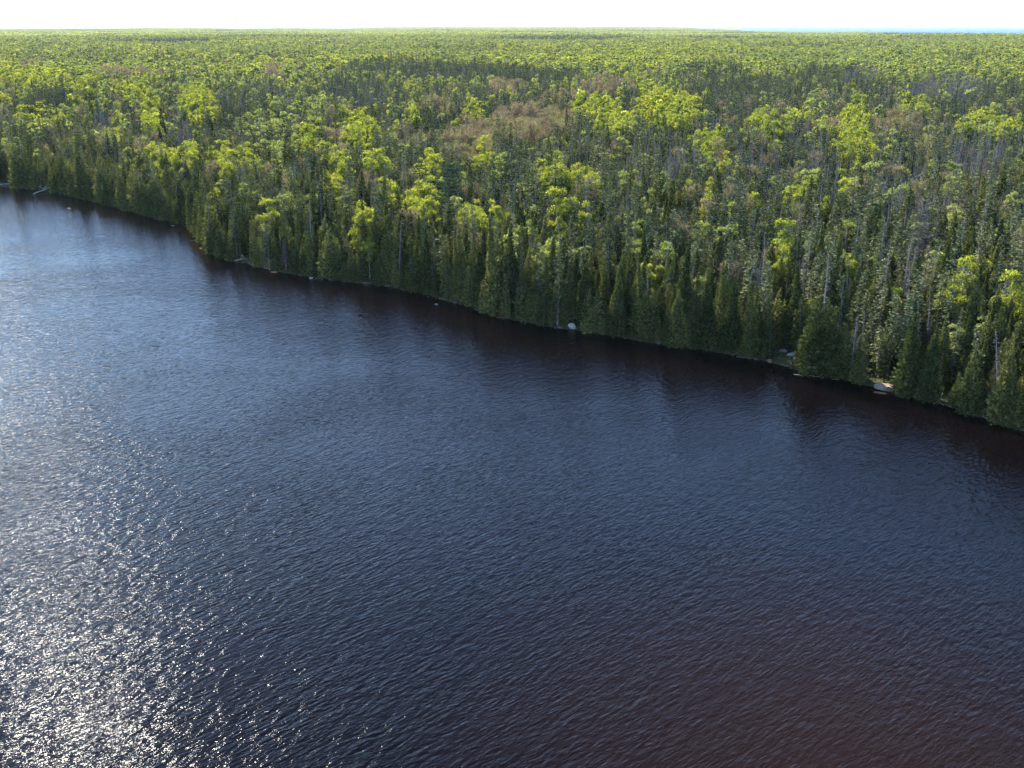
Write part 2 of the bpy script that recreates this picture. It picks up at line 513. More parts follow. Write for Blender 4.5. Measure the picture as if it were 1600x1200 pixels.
# ------------------------------------------------------------------ setting: water
def water_mat(name, near=True):
    n = NT(name)
    g = n.add('ShaderNodeNewGeometry'); P = g.outputs['Position']
    bs = n.add('ShaderNodeBsdfPrincipled')
    bs.inputs['IOR'].default_value = 1.31; bs.inputs['Specular IOR Level'].default_value = .11
    bs.inputs['Roughness'].default_value = 0.05 if near else 0.2
    if near:
        at = n.add('ShaderNodeAttribute'); at.attribute_name = 'shore'
        # brown bog water; the stony bed shows orange through it in the shallows
        wob = n.noise(P, 0.35, 3, .6)
        d = n.math('ADD', at.outputs['Fac'], n.math('MULTIPLY', n.math('SUBTRACT', wob, .5), 5.0))
        sh = n.math('SUBTRACT', 1.0, n.math('SMOOTH_MIN', n.math('DIVIDE', n.math('MAXIMUM', d, 0.0), 3.2), 1.0, .2))
        big = n.noise(P, 0.012, 2)
        deep = n.mixc(big, (.0011, .0008, .0012), (.0019, .0010, .0013))
        # water colour turns browner towards a spot below the drone's right
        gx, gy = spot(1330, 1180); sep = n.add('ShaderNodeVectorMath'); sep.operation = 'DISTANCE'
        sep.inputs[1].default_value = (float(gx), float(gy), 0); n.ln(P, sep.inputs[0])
        brown_patch = n.math('SUBTRACT', 1.0, n.math('MINIMUM', n.math('DIVIDE', n.math('ADD', sep.outputs['Value'], n.math('MULTIPLY', n.noise(P, .06, 3), 14.0)), 44.0), 1.0))
        deep = n.mixc(n.math('MINIMUM', n.math('MULTIPLY', brown_patch, 1.4), 1.0), deep, (.0066, .0030, .0015))
        bed = n.ramp(n.noise(P, 1.1, 4, .7), [(.32, (.0035, .0024, .0018)), (.56, (.013, .0070, .0034)), (.76, (.065, .032, .012))])
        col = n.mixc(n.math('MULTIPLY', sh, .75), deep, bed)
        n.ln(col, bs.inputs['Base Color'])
        # ripples: crests run obliquely, short-crested
        def layer(ang, stretch, scale, amp, detail=2, dist=.4, seed=0):
            mp = n.add('ShaderNodeMapping')
            mp.vector_type = 'TEXTURE'           # local x runs along the crests
            mp.inputs['Rotation'].default_value = (0, 0, math.radians(ang))
            mp.inputs['Scale'].default_value = (1 / (scale * stretch), 1 / scale, 1)
            mp.inputs['Location'].default_value = (seed, seed * 1.7, 0)
            n.ln(P, mp.inputs[0])
            return n.math('MULTIPLY', n.noise(mp.outputs[0], 1.0, detail, .5, dist), amp)
        h = layer(41, .30, 2.8, .112, 1.0, .35, 3)
        h = n.math('ADD', h, layer(33, .36, 6.0, .036, 1.5, .3, 9))
        h = n.math('ADD', h, layer(60, .45, 1.0, .130, 1, .2, 17))
        h = n.math('ADD', h, layer(5, .6, 8.5, .010, 2, .2, 23))
        gust = n.ramp(n.noise(P, 0.028, 3, .55, .6), [(.34, (.66,) * 3), (.50, (.9,) * 3), (.66, (1.25,) * 3)])
        lee = n.math('MULTIPLY', gust, n.math('ADD', .6, n.math('MULTIPLY', n.math('MINIMUM', n.math('DIVIDE', at.outputs['Fac'], 30.0), 1.0), .4)))
        bp = n.add('ShaderNodeBump'); bp.inputs['Distance'].default_value = 1.0
        n.ln(lee, bp.inputs['Strength'])
        n.ln(h, bp.inputs['Height']); n.ln(bp.outputs[0], bs.inputs['Normal'])
    else:
        bs.inputs['Base Color'].default_value = (.030, .085, .135, 1); bs.inputs['Specular IOR Level'].default_value = .04; bs.inputs['Roughness'].default_value = .6
    n.ln(bs.outputs[0], n.out.inputs[0])
    return n.m

def build_water():
    xs = np.concatenate([np.arange(-1100, -260, 12), np.arange(-260, 130, 3), np.arange(130, 221, 12)])
    ys = np.concatenate([np.arange(-420, 20, 20), np.arange(20, 450, 3), np.arange(450, 1000, 12)])
    X, Y = np.meshgrid(xs, ys, indexing='ij')
    d = -shore_dist(X.ravel(), Y.ravel())
    nt = len(ys)
    v = np.stack([X.ravel(), Y.ravel(), np.zeros(X.size)], 1)
    i, j = np.meshgrid(np.arange(len(xs) - 1), np.arange(nt - 1), indexing='ij')
    b = (i * nt + j).ravel(); f = np.stack([b, b + nt, b + nt + 1, b + 1], 1)
    keep = d[f].max(1) > -12
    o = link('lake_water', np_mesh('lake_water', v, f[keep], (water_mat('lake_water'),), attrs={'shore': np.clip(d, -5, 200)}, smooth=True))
    tag(o, kind='structure')
    v = [(-60000, 2000, -5), (60000, 2000, -5), (60000, 90000, -5), (-60000, 90000, -5)]
    o = link('far_lake_water', np_mesh('far_lake_water', v, np.array([[0, 1, 2, 3]]), (water_mat('far_lake_water', False),)))
    tag(o, kind='structure')

build_water()

# ------------------------------------------------------------------ what grows where
# stands of one kind, surveyed from the photo: x, y, half width, half height there, kind, strength
STANDS = [
 # bright aspens
 (45,130,62,17,'aspen',5),(130,146,36,24,'aspen',4),(205,156,26,15,'aspen',5),(62,190,42,15,'aspen',4),(130,172,15,22,'aspen',4),
 (240,190,18,24,'aspen',5),(312,170,30,24,'aspen',6),(180,220,14,13,'aspen',5),(245,256,18,15,'aspen',8),(290,256,26,13,'aspen',8),
 (72,255,7,9,'aspen',8),(350,262,16,17,'aspen',9),(478,226,20,18,'aspen',12),(560,208,28,26,'aspen',10),(525,275,18,22,'aspen',6),
 (590,266,24,17,'aspen',6),(575,346,17,18,'aspen',7),(415,332,7,7,'aspen',9),(388,256,14,9,'aspen',5),(612,312,11,11,'aspen',5),
 (740,190,14,18,'aspen',7),(648,190,12,22,'aspen',4),(665,270,20,18,'aspen',5),(750,252,20,18,'aspen',6),(655,326,21,17,'aspen',9),
 (740,336,19,16,'aspen',8),(778,346,8,9,'aspen',7),(930,186,36,17,'aspen',9),(1040,186,50,27,'aspen',12),(1020,156,20,9,'aspen',8),
 (960,212,30,16,'aspen',6),(1112,240,18,21,'aspen',8),(1182,210,20,16,'aspen',7),(860,286,21,13,'aspen',9),(910,290,22,17,'aspen',12),
 (1142,270,19,9,'aspen',8),(875,356,12,15,'aspen',12),(1075,306,11,11,'aspen',10),(850,396,17,17,'birch',10),(1010,412,11,10,'aspen',8),
 (1250,200,20,13,'aspen',7),(1245,312,16,17,'aspen',14),(1210,236,11,18,'aspen',6),(1335,200,30,18,'aspen',9),(1325,240,27,22,'aspen',12),
 (1350,266,10,11,'aspen',8),(1430,194,26,9,'aspen',7),(1545,218,50,20,'birch',7),(1545,218,50,20,'aspen',7),(1490,290,14,17,'birch',7),
 (1325,308,8,12,'aspen',9),(1220,405,13,11,'aspen',10),(1330,420,13,11,'aspen',9),(1362,425,11,9,'aspen',9),(1500,465,7,7,'aspen',9),
 (1576,478,20,9,'aspen',9),(430,245,20,20,'birch',3),(500,180,40,18,'birch',4),(350,140,40,12,'birch',3),(420,200,60,14,'birch',3),
 # brown, just budding
 (830,206,72,22,'budding',8),(735,226,42,28,'budding',6),(792,150,26,13,'budding',9),(950,146,42,13,'budding',8),(880,165,42,8,'budding',5),
 (430,122,22,13,'budding',6),(1400,214,42,13,'budding',7),(1215,200,9,12,'budding',7),(1300,226,14,10,'budding',7),(40,108,60,9,'budding',4),
 (200,124,62,9,'budding',5),(520,70,45,7,'budding',4),(1485,330,28,20,'budding',4),(1370,345,16,20,'budding',3),(640,222,30,12,'budding',4),
 (700,180,40,14,'budding',3),(1460,245,26,18,'budding',3),(520,230,30,18,'budding',3),
 # dark spruce bands
 (640,115,115,13,'spruce',9),(750,124,150,15,'spruce',10),(830,130,75,13,'spruce',8),(160,94,58,11,'spruce',3),(85,166,38,12,'spruce',8),
 (560,150,62,20,'spruce',6),(380,152,62,26,'spruce',3),(1110,120,52,13,'spruce',8),(1180,150,90,18,'spruce',7),(1290,126,70,11,'spruce',6),
 (1350,146,95,11,'spruce',6),(1560,158,46,16,'spruce',6),(1480,148,70,20,'spruce',3),(50,95,40,6,'spruce',4),(420,95,90,8,'spruce',4),
 (270,100,50,10,'spruce',3),(480,250,40,20,'spruce',3),(800,240,40,12,'spruce',2),
 (250,68,110,4,'spruce',5),(880,64,130,3,'spruce',5),(1300,78,110,4,'spruce',4),(700,82,120,4,'spruce',4),(60,78,60,4,'spruce',4),(1510,98,60,6,'spruce',4),
 (1150,62,90,2.5,'spruce',5),(420,62,90,3,'spruce',4),(1450,62,90,2.5,'spruce',4),(1180,92,50,4,'spruce',4),
 (1280,98,170,9,'birch',5),(960,96,90,11,'aspen',3),(150,58,160,6,'birch',4),(1450,80,150,8,'birch',4),(620,70,130,7,'birch',4),(330,82,100,7,'birch',3),(1060,78,100,8,'aspen',3),
 # grey, thin and half dead
 (1480,148,66,22,'bare',10),(1450,300,90,50,'bare',4),(160,202,20,18,'bare',7),(280,212,30,14,'bare',7),(380,160,50,22,'bare',4),(560,160,60,20,'bare',4),
 (700,125,70,10,'bare',4),(1170,250,150,40,'bare',4),(1530,260,42,30,'bare',7),(1000,270,60,26,'bare',4),(1340,128,30,12,'bare',6),
 (470,205,30,16,'bare',4),(1400,180,50,12,'bare',4),(430,160,20,16,'bare',4),(1440,350,24,30,'bare',3),(60,92,40,8,'bare',4),(1270,280,50,30,'bare',3),
]
def stand_ellipses():
    out = []
    for px, py, rx, ry, k, s in STANDS:
        z = 11.0
        cx, cy_ = spot(px, py, z); _, y0 = spot(px, py + ry, z); _, y1 = spot(px, py - ry, z)
        ex, _ = spot(px + rx, py, z)
        # the view axis through the stand: radius along it from its near and far ends
        out.append((float(cx), float(cy_), float(ex - cx), max(2.5, float(y1 - y0) / 2), KINDS.index(k), s, float(cx / cy_)))
    return out
ELL = stand_ellipses()

def weights(x, y):
    d = shore_dist(x, y); r = np.hypot(x, y)
    s = lambda a, b, v: np.clip((v - a) / (b - a), 0, 1)
    front = 1 - s(9, 20, d); far = s(580, 1050, r); vfar = s(1400, 2600, r)
    n1 = waves2(x, y, 60, 8); n2 = waves2(x, y, 45, 9); n3 = waves2(x, y, 170, 10); n4 = waves2(x, y, 420, 11); n3 = n3 + .5 * n4 + .5 * waves2(x, y, 900, 17) * far
    mid = (1 - front)
    W = np.zeros((6,) + x.shape)
    W[0] = 7 * front + mid * (1 - far) * (2.6 * (1 - s(50, 220, d)) + .8)
    W[1] = 1.6 * front + mid * (3.4 * (1 - far) + far * np.clip(.15 + 2.6 * n3, .03, 5) * (1 - .72 * vfar))
    W[2] = .01 * front + mid * (.10 * np.clip(1 + 1.3 * n1, .1, 3) * (1 - far) + far * (1.2 + .8 * n4))
    W[3] = .05 * front + mid * (.62 * np.clip(1 + n2, .1, 3) * (1 - far) + far * (2.4 + n3))
    W[4] = .005 * front + mid * (.26 * (1 - far) + far * np.clip(.25 + .7 * n2, .05, 2) * (1 - .6 * vfar))
    W[5] = .5 * front + mid * (1.8 * (1 - far) + far * np.clip(.18 + .8 * n3, .02, 2) * (1 - .6 * vfar))
    for cx, cy_, rx, ry, k, st, sl in ELL:
        u = (x - cx - (y - cy_) * sl) / rx; v = (y - cy_) / ry
        q = u * u + v * v
        g = np.clip((1.2 - q) * 1.6, 0, 1)
        W *= (1 - .8 * g * (st >= 5))
        W[k] += g * st
    return W / W.sum(0)

LAND = []            # landmark trees keep others off
def scatter(cell, r0, r1, half=32, jit=.92, dmin=.6):
    t = math.tan(math.radians(half))
    xm = r1 * math.sin(math.radians(half)) + 40
    xs = np.arange(-xm, xm, cell); ys = np.arange(10 if r0 < 100 else r0 * .6, r1, cell)
    X, Y = np.meshgrid(xs, ys)
    X = X.ravel() + rng.uniform(-jit / 2, jit / 2, X.size) * cell; Y = Y.ravel() + rng.uniform(-jit / 2, jit / 2, Y.size) * cell
    r = np.hypot(X, Y)
    m = (r > r0) & (r <= r1) & (np.abs(X) < Y * t + 40)
    X, Y = X[m], Y[m]
    d = shore_dist(X, Y)
    far = np.interp(np.arctan2(X, Y), FAR_AZ, FAR_R)
    m = (d > dmin) & (np.hypot(X, Y) < far - 120)
    return X[m], Y[m], d[m]

def pick_kind(x, y):
    W = weights(x, y); c = np.cumsum(W, 0); u = rng.random(x.shape)
    return (u[None] > c).sum(0).clip(0, 5)

# landmark trees: x, y of the crown's top, top's height, builder, label ...
def place_top(px, py, h, zg=1.5):
    x, y = spot(px, py, h + zg); return float(x), float(y)

LM = []
def landmark(px, py, h, T, kind, name, label, mat=None, bark=None, rad=1.6, ref=None):
    x, y = place_top(px, py, h)
    while float(shore_dist(np.array([x]), np.array([y]))[0]) < .8: y += .3
    LM.append((x, y, rad)); 
    z = float(ground_z(np.array([x]), np.array([y]))[0]) - .1
    o = bpy.data.objects.new(name, None); COL.objects.link(o); o.empty_display_size = .5
    o.location = (x, y, z); o.rotation_euler.z = random.uniform(0, 6.28)
    tr, cr = split_tree(T, kind, mat, bark)
    s = h / (ref or T.tp[-1][2]); w_ = 1.0 if kind in ('aspen', 'birch') else 1.18; o.scale = (w_, w_, s)
    link('trunk', tr, o); link('crown', cr, o)
    tag(o, label, 'tree')
    return o

landmark(702, 254, 19, pine(901, 19, 4.4, 1.5), 'pine', 'pine_tree', 'large dark blue-green pine with layered boughs, broadest evergreen above the middle shore', rad=4.4)
landmark(1408, 226, 17, pine(902, 17, 2.6), 'pine', 'pine_tree', 'dark pine with a rounded top rising before orange-brown budding crowns on the right', rad=2.2)
landmark(1443, 312, 19, bare(903, 2.2, 1.5, 4.6, 19, .5, .5), 'bare', 'bare_tree', 'big half-dead grey spruce with long drooping bare branches and visible trunk', rad=4.2)
landmark(1368, 322, 15, pine(904, 15, 2.5), 'pine', 'pine_tree', 'bushy dark pine just left of the big half-dead grey spruce', rad=2.2)
landmark(1568, 392, 10, bare(905, 2.6, 1.6, 1.5, 10, .4, .6), 'bare', 'dead_tree', 'narrow bleached grey dead tree standing among green cedars near the right edge', 'white', 'bark_grey', 1.6)
landmark(1522, 460, 7, bare(906, 2.6, 1.6, 1.7, 7, .4, .6), 'bare', 'dead_tree', 'short pale grey bushy dead tree beside bright sprigs near the right edge', 'white', 'bark_grey', 1.6)
landmark(1187, 412, 9.5, bare(907, 1.8, 1.4, 1.6, 9.5, .3, .3), 'bare', 'dead_tree', 'whitish bare dead tree with short crooked limbs above the pale shore rocks', 'white', 'bark_grey', 1.4)
landmark(438, 372, 7.0, bare(908, 3.4, 1.8, 1.3, 7.0, .3, .9), 'bare', 'dead_tree', 'mauve-grey dead conifer cone at the waterline beside dark shaded cedars', None, None, 1.6)
landmark(599, 232, 15, spruce(909, 1.2, 1.0, .8), 'spruce', 'spruce_tree', 'solitary almost black spruce spire against yellow-green aspens left of centre', rad=2.4)
landmark(478, 207, 13, aspen(910, 3200, .3, 1.6), 'aspen', 'aspen_tree', 'bright yellow aspen with wide domed crown standing alone left of centre', rad=4.2)
landmark(562, 190, 14, aspen(911, 3200, .3, 1.6), 'aspen', 'aspen_tree', 'tallest yellow-green aspen of the clump right of the lone domed one', rad=4.0)
landmark(1246, 294, 12, aspen(912, 3000, .27, 1.25), 'aspen', 'aspen_tree', 'round lime aspen alone among dark spruces on the right, shaped like an egg', rad=2.8)
landmark(1323, 218, 14, aspen(913, 3400, .3, 1.75), 'aspen', 'aspen_tree', 'vivid green broad aspen with the brightest dome on the right', rad=4.2)
landmark(914, 272, 13, aspen(914, 3000, .28, 1.35), 'aspen', 'aspen_tree', 'lime-green aspen with twin lobes in the middle of the forest, upper right of its pair', rad=3.2)
landmark(858, 270, 12, aspen(915, 2800, .28, 1.25), 'aspen', 'aspen_tree', 'slightly duller aspen, left of the lime-green twin-lobed one in mid forest', rad=2.9)
landmark(874, 340, 11, aspen(916, 2400, .26, .95), 'aspen', 'aspen_tree', 'narrow light green aspen behind the front cedars, above the white shore rock', rad=2.2)
landmark(1076, 294, 12, aspen(917, 1300, .26, .9), 'aspen', 'aspen_tree', 'small pale lime aspen on a long bare trunk among grey spruces', rad=2.0)
landmark(852, 378, 10.5, birch(918, 2200, .26), 'birch', 'birch_tree', 'olive green birch close to the shore with soft full crown above white rock', rad=2.2)
landmark(575, 330, 10, aspen(919, 2000, .26, .95), 'aspen', 'aspen_tree', 'small bright green aspen directly behind the shaded cedars on the left shore', rad=2.2)
landmark(350, 243, 13, aspen(920, 2600, .27, 1.2), 'aspen', 'aspen_tree', 'yellow-green aspen near the left point with a tall oval crown', rad=3.0)
landmark(1112, 218, 14, aspen(921, 2800, .28, 1.4), 'aspen', 'aspen_tree', 'tall yellowish aspen at the right end of the big bright clump', rad=3.2)
landmark(1042, 163, 14, aspen(922, 2800, .3, 1.8), 'aspen', 'aspen_tree', 'highest crown of the big bright aspen clump right of centre', rad=3.6)
landmark(655, 306, 12, aspen(923, 2600, .27, 1.25), 'aspen', 'aspen_tree', 'golden-green aspen just left of the large blue-green pine', rad=2.8)
landmark(742, 318, 11, aspen(924, 2500, .27, 1.2), 'aspen', 'aspen_tree', 'light green aspen just right of and below the large blue-green pine', rad=2.7)
for px_, py_, rr in ((1384, 607, 2.2), (1433, 612, 1.5), (893, 513, 1.7), (1222, 552, 1.4), (1240, 560, 1.8), (10, 289, 3.0), (78, 297, 2.2), (385, 407, 1.8), (316, 372, 1.5), (438, 424, 1.2)):
    x_, y_ = spot(px_, py_, .3); LM.append((float(x_), float(y_) + .8, rr * 1.5))
LMX = np.array([(a, b, c) for a, b, c in LM])

def clear_of_landmarks(x, y):
    m = np.ones(x.shape, bool)
    for a, b, c in LMX: m &= (x - a) ** 2 + (y - b) ** 2 > c * c
    # keep the view line onto the landmark's crown fairly open
    for a, b, c in LMX:
        L = math.hypot(a, b); ux, uy = a / L, b / L
        al = x * ux + y * uy; ac = np.abs(x * uy - y * ux)
        m &= ~((al < L) & (al > L - (9.0 if c > 4 else 6.0 if c > 2.55 else 3.0)) & (ac < c * (.7 if c > 4 else .6 if c > 2.55 else .45)))
    return m

# ------------------------------------------------------------------ near forest
x1, y1, d1 = scatter(2.0, 0, 430)                       # dense near forest
m = clear_of_landmarks(x1, y1) & (waves2(x1, y1, 15, 21) + .6 * waves2(x1, y1, 7, 22) > -.48); x1, y1, d1 = x1[m], y1[m], d1[m]
x2, y2, d2 = scatter(2.7, 430, 860)
m = clear_of_landmarks(x2, y2); x2, y2, d2 = x2[m], y2[m], d2[m]
x3, y3, d3 = scatter(4.1, 860, 1900)
x4, y4, d4 = scatter(7.0, 1900, 4000, 31)

# front fringe right at the water
seg = np.concatenate([[0], np.cumsum(np.hypot(np.diff(SX), np.diff(SY)))])
uf = np.arange(seg[3], seg[-3], 1.5) + rng.uniform(-.5, .5, len(np.arange(seg[3], seg[-3], 1.5)))
fx, fy = np.interp(uf, seg, SX), np.interp(uf, seg, SY)
tx, ty = np.interp(uf + 1, seg, SX) - fx, np.interp(uf + 1, seg, SY) - fy; L = np.hypot(tx, ty)
nx, ny = -ty / L, tx / L
off = rng.uniform(-.5, 1.1, len(uf))
fx, fy = fx + nx * off, fy + ny * off
mm = (rng.random(len(fx)) < .88) & (waves2(fx, fy, 11, 23) > -.55) & clear_of_landmarks(fx, fy)
fx, fy = fx[mm], fy[mm]

PX = np.concatenate([fx, x1, x2, x3, x4]); PY = np.concatenate([fy, y1, y2, y3, y4])
PD = shore_dist(PX, PY)
PK = pick_kind(PX, PY)
PK[:len(fx)] = np.where(rng.random(len(fx)) < .93, 0, 1)
lod = np.concatenate([np.zeros(len(fx) + len(x1), int), np.ones(len(x2), int), np.full(len(x3) + len(x4), 2)])
PZ = ground_z(PX, PY) - .12
big = rng.normal(1, .20, len(PX)).clip(.42, 1.5)
big *= np.where(PK == 0, np.where(PD < 6, .90, 1.0), 1.0) * (1 + .17 * waves2(PX, PY, 22, 12))
big[:len(fx)] *= rng.choice([.4, .65, .95, 1.2], len(fx), p=[.2, .2, .36, .24])
grow = np.where(lod == 2, 1.0, 1.0); grow[-len(x4):] = 1.5; grow = grow * np.where((lod == 2) & ((PK == 2) | (PK == 3)), 1.75, 1.0) * np.where((lod < 2) & (PK == 2), .86, 1.0)
sxy = big * rng.uniform(.92, 1.2, len(PX)) * grow * np.where((PK != 2) & (PD < 150), 1.1, 1.0)
sz = big * np.where(PD < 150, .88, .96)
rot = rng.uniform(0, 6.283, len(PX))

view = in_view(PX, PY)
order_r = np.hypot(PX, PY)
single = np.zeros(len(PX), bool)
for k in range(6):
    idx = np.where((PK == k) & view)[0]
    idx = idx[np.argsort(order_r[idx] / (PZ[idx] * 0 + big[idx]))][:296 - (16 if k == 2 else 6)]
    single[idx] = True

NAMES = ['cedar_tree', 'spruce_tree', 'aspen_tree', 'birch_tree', 'budding_tree', 'bare_tree']
LOOK = ['dark green cedar', 'narrow dark spruce', 'bright yellow-green aspen', 'soft olive-green birch', 'brownish budding hardwood', 'thin grey half-bare spruce']
TREE_MARKS = [(702, 300, 'large blue-green pine'), (1408, 260, 'round-topped dark pine'), (1443, 380, 'big half-dead grey spruce'), (1368, 360, 'bushy dark pine'),
              (599, 270, 'solitary black spruce spire'), (478, 245, 'lone domed yellow aspen'), (562, 235, 'tallest left-hand yellow-green aspen'), (1246, 335, 'egg-shaped lime aspen'),
              (1323, 255, 'vivid green broad aspen'), (914, 310, 'twin-lobed lime aspen'), (1076, 320, 'small long-trunked lime aspen'), (350, 280, 'aspen near the left point'),
              (1042, 200, 'highest aspen of the big clump'), (655, 340, 'golden-green aspen'), (1187, 440, 'whitish crooked dead tree'), (1568, 425, 'narrow bleached dead tree')]
SHORE_MARKS = [(20, 291, 'far left rock ledge'), (85, 296, 'bleached fallen tree'), (312, 370, 'red stone at the left point'), (438, 424, 'mauve-grey dead conifer'), (624, 447, 'leaning fallen branch'),
               (713, 472, 'small shore notch'), (893, 514, 'white boulder'), (1060, 541, 'grey fallen limb'), (1236, 560, 'pale rock cluster'), (1384, 608, 'tan boulder'), (1463, 628, 'leaning dead trunk')]
ORD = 'closest second third fourth fifth sixth seventh eighth ninth tenth eleventh twelfth thirteenth fourteenth fifteenth sixteenth seventeenth eighteenth nineteenth twentieth'.split()

def marks_xyz(ms):
    x, y = spot([m_[0] for m_ in ms], [m_[1] for m_ in ms], 0.5); return x, y
TMX, TMY = marks_xyz(TREE_MARKS); SMX, SMY = marks_xyz(SHORE_MARKS)

def name_individuals(ids):
    """each tree is named by the landmark nearest to it, the side it stands on and its rank there"""
    buckets = {}
    for i in ids:
        shore_row = PD[i] < 9
        mx, my, ms = (SMX, SMY, SHORE_MARKS) if shore_row else (TMX, TMY, TREE_MARKS)
        dd = np.hypot((mx - PX[i]), (my - PY[i]) * (1 if shore_row else .5)); j = int(np.argmin(dd))
        r_, rm = math.hypot(PX[i], PY[i]), math.hypot(mx[j], my[j])
        ang = math.atan2(PX[i], PY[i]) - math.atan2(mx[j], my[j])
        if shore_row:
            rel = ('front-row', 'second-row')[int(PD[i] > 3)], ('left of', 'right of')[int(ang > 0)]
        else:
            side = ('left', 'right')[int(ang > 0)]; dep = 'behind' if r_ > rm else 'before'
            lat = abs(ang) * rm; fr = abs(r_ - rm)
            rel = ('', '%s of' % side) if lat > fr * .8 else ('', '%s and %s of' % (dep, side)) if lat > fr * .2 else ('', 'straight %s' % dep)
        buckets.setdefault((PK[i], rel, ms[j][2]), []).append((float(dd[j]), i))
    out = {}
    for (k, rel, mark), lst in buckets.items():
        lst.sort()
        for q, (_, i) in enumerate(lst):
            rank = ORD[q] if q < len(ORD) else 'farther off'
            out[i] = ('%s %s%s, %s %s the %s' % (('tall' if big[i] > 1.12 else 'low' if big[i] < .82 else 'middling'), (rel[0] + ' ') if rel[0] else '', LOOK[k], rank, rel[1], mark),
                      '%ss %s the %s' % (NAMES[k].replace('_', ' '), rel[1], mark))
    return out
LABELS = name_individuals(np.where(single)[0])

for i in np.where(single)[0]:
    k = PK[i]
    o = bpy.data.objects.new(NAMES[k], None); COL.objects.link(o)
    o.location = (PX[i], PY[i], PZ[i]); o.rotation_euler = (rng.normal() * (.06 if PD[i] < 6 else .025), rng.normal() * (.06 if PD[i] < 6 else .025), rot[i]); o.scale = (sxy[i], sxy[i], sz[i])
    o.empty_display_size = .3
    tr, cr = full_meshes[KINDS[k]][rng.integers(6)]
    a = bpy.data.objects.new('trunk', tr); COL.objects.link(a); a.parent = o
    b = bpy.data.objects.new('crown', cr); COL.objects.link(b); b.parent = o
    tag(o, LABELS[i][0], 'tree', LABELS[i][1])

# ------------------------------------------------------------------ the rest of the forest as instanced masses
def scatter_group():
    g = bpy.data.node_groups.new('forest_scatter', 'GeometryNodeTree')
    return g

def instance_object(name, coll, pts, rotz, scl, idx, label):
    v = np.asarray(pts, np.float32)
    me = bpy.data.meshes.new(name); me.vertices.add(len(v)); me.vertices.foreach_set('co', v.ravel())
    a = me.attributes.new('rotz', 'FLOAT', 'POINT'); a.data.foreach_set('value', np.asarray(rotz, np.float32))
    a = me.attributes.new('scl', 'FLOAT_VECTOR', 'POINT'); a.data.foreach_set('vector', np.asarray(scl, np.float32).ravel())
    a = me.attributes.new('idx', 'INT', 'POINT'); a.data.foreach_set('value', np.asarray(idx, np.int32))
    me.update()
    o = link(name, me)
    g = bpy.data.node_groups.new(name, 'GeometryNodeTree')
    g.interface.new_socket('Geometry', in_out='INPUT', socket_type='NodeSocketGeometry')
    g.interface.new_socket('Geometry', in_out='OUTPUT', socket_type='NodeSocketGeometry')
    N = g.nodes; gi = N.new('NodeGroupInput'); go = N.new('NodeGroupOutput')
    ci = N.new('GeometryNodeCollectionInfo'); ci.inputs['Collection'].default_value = coll
    ci.inputs['Separate Children'].default_value = True; ci.inputs['Reset Children'].default_value = True
    ip = N.new('GeometryNodeInstanceOnPoints'); ip.inputs['Pick Instance'].default_value = True
    def att(nm, typ):
        n = N.new('GeometryNodeInputNamedAttribute'); n.data_type = typ; n.inputs['Name'].default_value = nm
        return n.outputs['Attribute']
    cx = N.new('ShaderNodeCombineXYZ')
    g.links.new(att('rotz', 'FLOAT'), cx.inputs[2])
    g.links.new(gi.outputs[0], ip.inputs['Points']); g.links.new(ci.outputs[0], ip.inputs['Instance'])
    g.links.new(att('idx', 'INT'), ip.inputs['Instance Index']); g.links.new(cx.outputs[0], ip.inputs['Rotation'])
    g.links.new(att('scl', 'FLOAT_VECTOR'), ip.inputs['Scale']); g.links.new(ip.outputs[0], go.inputs[0])
    md = o.modifiers.new('scatter', 'NODES'); md.node_group = g
    tag(o, label, 'forest', kind='stuff')
    return o

PLURAL = ['cedar_forest', 'spruce_forest', 'aspen_forest', 'birch_forest', 'budding_forest', 'bare_forest']
DESC = ['further dark green cedars among the forest behind the shore', 'further narrow dark spruces filling the forest to the horizon', 'further bright yellow-green aspens spread through the forest',
        'further soft green birches spread through the distant forest', 'further brown budding hardwoods in patches across the forest', 'further grey half-bare spruces scattered through the forest']
for k in range(6):
    kd = KINDS[k]
    meshes = [joined(MID[kd](k * 31 + 400 + j), kd + '_mid', kd) for j in range(6)] + [joined(blob_tree(k * 37 + 700 + j, kd), kd + '_distant', kd) for j in range(5)]
    coll = proto_collection(kd + '_shape', meshes)
    s = np.where((PK == k) & ~single)[0]
    idx = np.where(lod[s] == 0, rng.integers(0, 6, len(s)), np.where((lod[s] == 1) & (rng.random(len(s)) < .6), rng.integers(0, 6, len(s)), rng.integers(6, 11, len(s))))
    instance_object(PLURAL[k], coll, np.stack([PX[s], PY[s], PZ[s]], 1), rot[s], np.stack([sxy[s], sxy[s], sz[s]], 1), idx, DESC[k])

